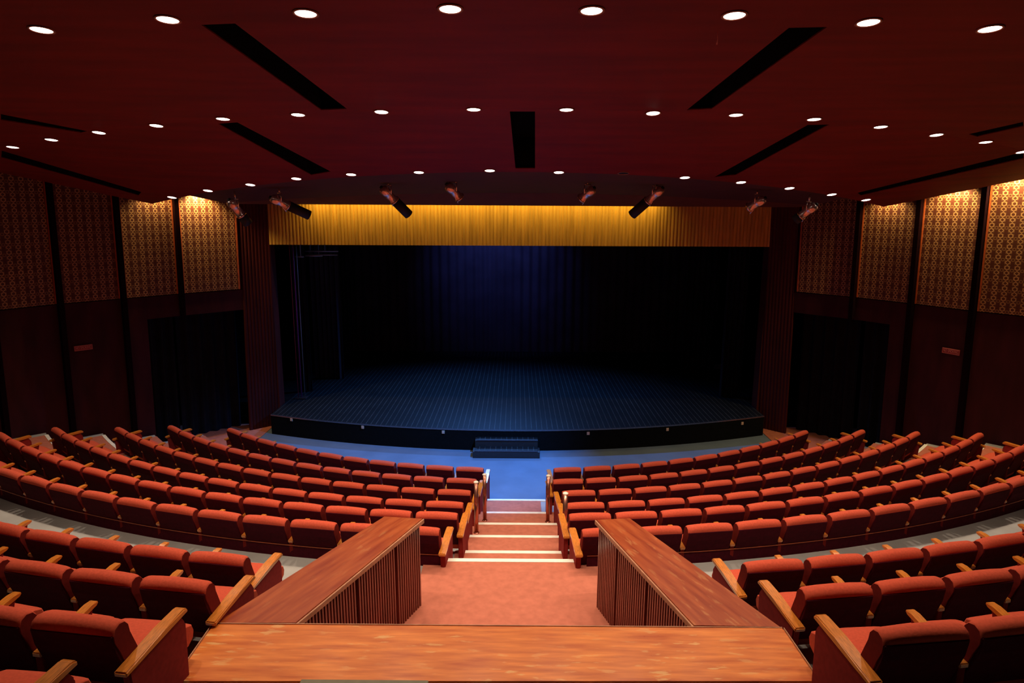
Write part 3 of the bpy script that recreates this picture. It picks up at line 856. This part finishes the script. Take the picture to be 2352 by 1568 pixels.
# ------------------------------------------------------------------ theatre seats
def back_profile(off=0.0):
    """(y, z) outline of the upholstered back, rear top edge near y = 0"""
    return [(.150 - off, .36), (.035, .70), (.005, .775), (.008, .815), (.030, .842), (.065, .850), (.105, .835), (.128, .80), (.135, .75), (.255, .40), (.235, .36)]
def build_meshes():
    P = {}
    hw = .244
    # padded back with softly crowned top
    b_ = bmesh.new()
    prof = [(.150, .36), (.040, .69), (.012, .765), (.010, .805), (.026, .838), (.060, .852), (.098, .842), (.122, .812), (.130, .765), (.250, .41), (.232, .36)]
    xs = [-hw, -hw + .012, -hw + .035, -.12, 0, .12, hw - .035, hw - .012, hw]
    ins = [.012, .003, 0, 0, 0, 0, 0, .003, .012]
    cen = (.10, .62)
    rings = []
    for x, n_ in zip(xs, ins):
        crown = .012 * (1 - (x / hw) ** 2)
        ring = []
        for y, z in prof:
            dy, dz = cen[0] - y, cen[1] - z; L_ = math.hypot(dy, dz)
            zz = z + (crown if z > .7 else 0)
            ring.append(b_.verts.new((x, y + dy / L_ * n_, zz + dz / L_ * n_)))
        rings.append(ring)
    for A, B in zip(rings, rings[1:]):
        for i in range(len(prof)): b_.faces.new((A[i], A[(i + 1) % len(prof)], B[(i + 1) % len(prof)], B[i]))
    b_.faces.new(rings[0]); b_.faces.new(rings[-1][::-1])
    P['backrest'] = (b_, M_FABRIC, True)
    # dark shell covering the rear of the back
    b_ = bmesh.new()
    a = [(.112, .43), (.140, .43), (.046, .690), (.030, .798), (.004, .798), (.018, .70)]
    side_prism(b_, a, -.238, .238, .004, 1)
    P['back_shell'] = (b_, M_SHELL, False)
    # seat cushion, rounded front
    b_ = bmesh.new()
    prof = [(.20, .37), (.20, .44), (.26, .462), (.45, .470), (.60, .462), (.648, .440), (.662, .400), (.650, .355), (.60, .325), (.25, .32)]
    xs = [-.235, -.225, -.19, 0, .19, .225, .235]; ins = [.014, .004, 0, -.006, 0, .004, .014]; cen = (.42, .39); rings = []
    for x, n_ in zip(xs, ins):
        ring = []
        for y, z in prof:
            dy, dz = cen[0] - y, cen[1] - z; L_ = math.hypot(dy, dz); ring.append(b_.verts.new((x, y + dy / L_ * n_, z + dz / L_ * n_)))
        rings.append(ring)
    for A, B in zip(rings, rings[1:]):
        for i in range(len(prof)): b_.faces.new((A[i], A[(i + 1) % len(prof)], B[(i + 1) % len(prof)], B[i]))
    b_.faces.new(rings[0]); b_.faces.new(rings[-1][::-1])
    P['seat_cushion'] = (b_, M_FABRIC, True)
    # shared armrest at x = 0 (moved to the pitch line)
    b_ = bmesh.new()
    side_prism(b_, [(.055, .590), (.055, .618), (.26, .636), (.43, .664), (.475, .666), (.485, .654), (.465, .638), (.26, .606)], -.027, .027, .005, 2)
    P['armrest'] = (b_, M_WOOD, False)
    b_ = bmesh.new(); side_prism(b_, [(.07, .40), (.065, .592), (.26, .606), (.44, .634), (.38, .42), (.25, .40)], -.022, .022, .004)
    P['arm_support'] = (b_, M_GUSSET, False)
    b_ = bmesh.new(); box(b_, -.016, .016, .12, .34, .02, .40, .004); box(b_, -.035, .035, .08, .42, 0, .02, .004)
    P['leg'] = (b_, M_STEEL, False)
    # end panel with a broad wooden arm
    b_ = bmesh.new(); side_prism(b_, [(.06, .06), (.02, .585), (.46, .625), (.50, .56), (.48, .06)], -.026, .026, .010, 2)
    P['end_panel'] = (b_, M_SIDE, False)
    b_ = bmesh.new()
    prof = [(-.015, .580), (-.015, .612), (.30, .648), (.48, .662), (.51, .650), (.51, .625), (.30, .616)]
    side_prism(b_, prof, -.038, .038, .008, 2)
    P['end_arm'] = (b_, M_WOOD, False)
    out = {}
    for k, (bm_, mt, sm) in P.items():
        o = link(k, bm_, mt, smooth=sm); out[k] = o.data; bpy.data.objects.remove(o)
        if k == 'backrest':                       # the side gussets are a darker red cloth
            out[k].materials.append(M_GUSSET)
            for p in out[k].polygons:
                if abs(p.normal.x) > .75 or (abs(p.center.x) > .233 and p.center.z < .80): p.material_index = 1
    return out
MESH = build_meshes()
def child(name, key, parent, x=0.0, label=None):
    o = bpy.data.objects.new(name, MESH[key]); COL.objects.link(o); o.parent = parent; o.location = (x, 0, 0)
    if label: o['label'] = label
    return o
def make_seat(kind, side):
    """kind: aisle, plain or outer; side -1 left block, +1 right block (the aisle lies on the other side)"""
    t = thing('theatre_seat', 'x', 'theatre seat')
    child('backrest', 'backrest', t); child('back_shell', 'back_shell', t); child('seat_cushion', 'seat_cushion', t)
    xo = side * PITCH / 2; xi = -side * (PITCH / 2 + .002)
    if kind == 'outer':
        child('end_panel', 'end_panel', t, xo + side * .02); child('armrest', 'end_arm', t, xo + side * .02)
    else:
        child('armrest', 'armrest', t, xo); child('arm_support', 'arm_support', t, xo); child('leg', 'leg', t, xo)
    if kind == 'aisle':
        child('end_panel', 'end_panel', t, xi); child('armrest', 'end_arm', t, xi, 'broad polished wooden arm on the aisle side')
    return t
PROTO = {}
ROWN = ['front row', 'second row', 'third row', 'fourth row', 'fifth row', 'sixth row', 'first row behind the cross aisle', 'second row behind the cross aisle', 'third row behind the cross aisle', 'last visible row nearest the viewer']
def in_view(p, margin=140):
    q = Vector((p.x, p.y, p.z + .8)); z = q.dot(CF)
    if z < .5: return False
    x = 1176 + FPX * q.dot(CR) / z; y = 784 - FPX * q.dot(CU) / z
    return -margin < x < 2352 + margin and y < 1568 + 60
cnt = 0
for i in range(10):
    for s in (-1, 1):
        a0 = (AL if s < 0 else AR)[i]; Rr = ROWR[i]
        vis = []
        for k in range(1, NSEAT[i] + 1):
            arc = a0 + k * PITCH - .25
            a = arc / Rr
            if i >= 6 and a > wall_angle(Rr, s) - .1: break
            vis.append((k, a))
        for k, a in vis:
            p = polar(Rr, s * a, ROWZ[i] - BACKH)
            mg = 200 if i < 6 else 330
            if not in_view(p, mg): continue
            if i == 9 and (s > 0 or k > 3): continue
            kind = 'aisle' if k == 1 else ('outer' if (k == NSEAT[i] and i < 6) else 'plain')
            key = (kind, s)
            if key in PROTO: o = copy_tree(PROTO[key])
            else: o = make_seat(kind, s); PROTO[key] = o
            o.location = p; o.rotation_euler = (0, 0, s * a)
            blk = 'left' if s < 0 else 'right'
            if k == 1: pos = 'beside the central aisle'
            elif kind == 'outer': pos = 'at the outer wall end'
            else: pos = '%s from the central aisle' % ORD[k - 1]
            o['label'] = 'red theatre seat %s, %s, %s block' % (pos, ROWN[i], blk)
            o['group'] = 'red theatre seats in the %s, %s block' % (ROWN[i], blk)
            cnt += 1

# ------------------------------------------------------------------ aisle posts
POSTS = [(-.485, 9.79, -4.885, 'left of the lower aisle steps, farther from viewer'), (-.56, 8.82, -4.596, 'left of the lower aisle steps, nearer to viewer'),
         (.525, 9.76, -4.885, 'right of the lower aisle steps, farther from viewer'), (.64, 7.80, -4.301, 'right of the aisle steps, nearer to viewer')]
for x, y, z, lb in POSTS:
    t = thing('aisle_post', 'polished round metal post standing ' + lb, 'post', (x + .0, y, z + .012), 0, 'metal posts along the central steps')
    b_ = bmesh.new(); tube(b_, (0, 0, .01), (0, 0, .78), .031, seg=20); link('shaft', b_, M_POST, t, True)
    b_ = bmesh.new(); lathe(b_, [(.032, .775), (.036, .78), (.036, .79), (.020, .80), (0, .803)], None, 20); link('cap', b_, M_STRIP, t, True)
    b_ = bmesh.new(); lathe(b_, [(0, 0), (.042, 0), (.042, .008), (.026, .014)], None, 20); link('base_flange', b_, M_POST, t, True)

# ------------------------------------------------------------------ the booth parapet
ZP = -2.75
def uv_plan(o, ang=0):
    me = o.data; uvl = me.uv_layers.new(name='UVMap'); c, s_ = math.cos(ang), math.sin(ang)
    for lp in me.loops:
        v = me.vertices[lp.vertex_index].co; uvl.data[lp.index].uv = (v.x * c + v.y * s_, -v.x * s_ + v.y * c)
def corr_square(bm, p, q, z0, z1, pitch, depth, nrm):
    Ln = math.hypot(q[0] - p[0], q[1] - p[1]); n = int(Ln / pitch)
    pts = []
    for i in range(n):
        for t_, o_ in ((0, 0), (.12, depth), (.60, depth), (.72, 0)):
            t = (i + t_) / n; pts.append((p[0] + (q[0] - p[0]) * t + nrm[0] * o_, p[1] + (q[1] - p[1]) * t + nrm[1] * o_))
    pts.append(q)
    pts += [(q[0] - nrm[0] * .02, q[1] - nrm[1] * .02), (p[0] - nrm[0] * .02, p[1] - nrm[1] * .02)]
    prism(bm, pts, z0, z1)
for s in (-1, 1):
    if s < 0:
        inner0, outer0, inner1, outer1 = (-.835, 5.56), (-1.205, 5.60), (-1.485, 3.995), (-2.045, 3.985)
        nm_ = 'left'
    else:
        inner0, outer0, inner1, outer1 = (.735, 5.56), (1.055, 5.60), (1.215, 4.0), (1.81, 3.99)
        nm_ = 'right'
    t = thing('booth_side_parapet', 'sloping wooden topped slatted parapet running forward on the %s of the red landing' % nm_, 'parapet', (inner1[0], inner1[1], -3.6))
    L0 = Vector((inner1[0], inner1[1], 0))
    def rel(p): return (p[0] - L0.x, p[1] - L0.y)
    b_ = bmesh.new(); pts = [rel(inner0), rel(outer0), rel(outer1), rel(inner1)]
    if s > 0: pts = pts[::-1]
    prism(b_, pts, .815, .85, .008, 2); cap = link('cap', b_, M_PCAPD, t)
    uv_plan(cap, math.atan2(outer0[1] - outer1[1], outer0[0] - outer1[0]))
    # light worn edge along the inner side
    b_ = bmesh.new(); d = Vector((inner0[0] - inner1[0], inner0[1] - inner1[1])).normalized(); n = Vector((d.y, -d.x)) * (1 if s < 0 else -1)
    e0, e1 = Vector(rel(inner1)), Vector(rel(inner0))
    prism(b_, [tuple(e0 + n * -.004), tuple(e1 + n * -.004), tuple(e1 + n * .008), tuple(e0 + n * .008)], .805, .846, .003); link('edge_band', b_, M_PCAPEDGE, cap)
    # slatted inner face in three panels, body and outer face
    inn = .03
    a = e0 - n * inn + d * -.0; bq = e1 - n * inn - d * .03
    cuts = [0, .42, .75, 1.0]
    for j in range(3):
        p_ = a + (bq - a) * (cuts[j] + (.008 if j else 0)); q_ = a + (bq - a) * (cuts[j + 1] - .008)
        b_ = bmesh.new(); corr_square(b_, tuple(p_), tuple(q_), .0, .812, .034, .020, tuple(n)); link('slatted_panel', b_, M_SLAT, t)
    ow = Vector(rel(outer0)); oe = Vector(rel(outer1))
    b_ = bmesh.new()
    pts = [tuple(a - n * .03), tuple(bq - n * .03), tuple(ow - d * .03 + n * .04), tuple(oe + n * .04)]
    prism(b_, pts if s < 0 else pts[::-1], 0, .813); link('core', b_, M_WALL, t)

t = thing('booth_front_rail', 'broad worn orange wooden counter crossing the bottom of the view', 'counter', (-.1, 3.7, -3.6))
b_ = bmesh.new(); pts = [(-1.93, -.285), (1.93, -.24), (1.915, .285), (-1.945, .282)]
prism(b_, pts, .812, .853, .010, 2); cap = link('counter_top', b_, M_PCAP, t); uv_plan(cap)
b_ = bmesh.new(); box(b_, -1.88, 1.88, .02, .06, 0, .81); link('front_board', b_, M_SLAT, t)
for x in (-1.85, 1.81):
    b_ = bmesh.new(); box(b_, x, x + .04, -.24, .018, 0, .81); link('side_board', b_, M_SLAT, t)
b_ = bmesh.new(); box(b_, -1.9, 1.9, -.300, -.288, .80, .838, .003); link('edge_band', b_, M_SNOOT, t)
for x0, x1, y0, y1 in ((-1.945, -1.93, .28, -.283), (1.915, 1.93, .283, -.238)):
    b_ = bmesh.new(); sg = -1 if x0 < 0 else 1
    prism(b_, [(x0 + sg * .001, y0), (x1 + sg * .001, y1), (x1 + sg * .007, y1), (x0 + sg * .007, y0)][::sg], .815, .856, .002); link('worn_edge', b_, M_PCAPEDGE, t)
b_ = bmesh.new(); box(b_, -1.94, 1.91, .282, .290, .815, .855, .002); link('worn_edge', b_, M_PCAPEDGE, t)
# the grey board lying at the counter's near edge
pA = hit_z(692, 1560, ZP + .03); pB = hit_z(985, 1560, ZP + .03)
bm = bmesh.new(); box(bm, pA.x, pB.x, pA.y - .22, pA.y, ZP + .006, ZP + .034, .004)
tag(link('grey_board', bm, M_DESKBOARD), 'flat dull green grey board edge on the counter at bottom centre', 'board')

# ------------------------------------------------------------------ NO SMOKING signs
def sign(label, W, px0, px1, wdt, hgt):
    c = ((px0[0] + px1[0]) / 2, (px0[1] + px1[1]) / 2)
    r = ray(*c); best = None
    for k in range(1, 4):
        p, q = Vector(W[k]), Vector(W[k + 1])
        # ray meets the vertical plane through p and q
        n = Vector((q.y - p.y, -(q.x - p.x))).normalized()
        den = r.x * n.x + r.y * n.y; tt = (p.x * n.x + p.y * n.y) / den
        hp = r * tt
        u = (Vector((hp.x, hp.y)) - p).dot(q - p) / (q - p).length_squared
        if -.05 <= u <= 1.0 and tt > 0: best = (hp, n, q - p); break
    hp, n, dv = best
    if n.x * hp.x > 0: n = -n
    ang = math.atan2(n.y, n.x) + PI / 2
    t = thing('no_smoking_sign', label, 'sign', (lean(hp.x, hp.z) + n.x * .05, hp.y + n.y * .05, hp.z), ang, 'no smoking signs')
    b_ = bmesh.new(); box(b_, -wdt / 2, wdt / 2, -.008, .008, -hgt / 2, hgt / 2, .003); link('plate', b_, M_SIGN, t)
    b_ = bmesh.new()
    for x0, x1, z0, z1 in ((-wdt / 2 + .008, wdt / 2 - .008, hgt / 2 - .016, hgt / 2 - .008), (-wdt / 2 + .008, wdt / 2 - .008, -hgt / 2 + .008, -hgt / 2 + .016),
                           (-wdt / 2 + .008, -wdt / 2 + .014, -hgt / 2 + .008, hgt / 2 - .008), (wdt / 2 - .014, wdt / 2 - .008, -hgt / 2 + .008, hgt / 2 - .008)):
        box(b_, x0, x1, -.011, -.008, z0, z1)
    link('border', b_, M_LETTER, t)
    cu = bpy.data.curves.new('lettering', 'FONT'); cu.body = 'NO SMOKING'; cu.size = hgt * .62; cu.extrude = .0015; cu.align_x = 'CENTER'; cu.align_y = 'CENTER'
    tmp = bpy.data.objects.new('tmp', cu); COL.objects.link(tmp); bpy.context.view_layer.update()
    me = bpy.data.meshes.new_from_object(tmp.evaluated_get(bpy.context.evaluated_depsgraph_get())); bpy.data.objects.remove(tmp)
    wx = max(v.co.x for v in me.vertices) - min(v.co.x for v in me.vertices); sc = (wdt - .06) / wx
    for v in me.vertices: v.co = Vector((v.co.x * sc, -.0105 - v.co.z, v.co.y * 1.15))
    me.materials.append(M_LETTER); o = bpy.data.objects.new('lettering', me); COL.objects.link(o); o.parent = t
sign('red NO SMOKING sign on the left wall beside the dark doorway', WL, (172, 790), (214, 805), .33, .11)
sign('red NO SMOKING sign on the right wall beside the dark doorway', WR, (2163, 797), (2206, 816), .33, .11)
print('seats', cnt)
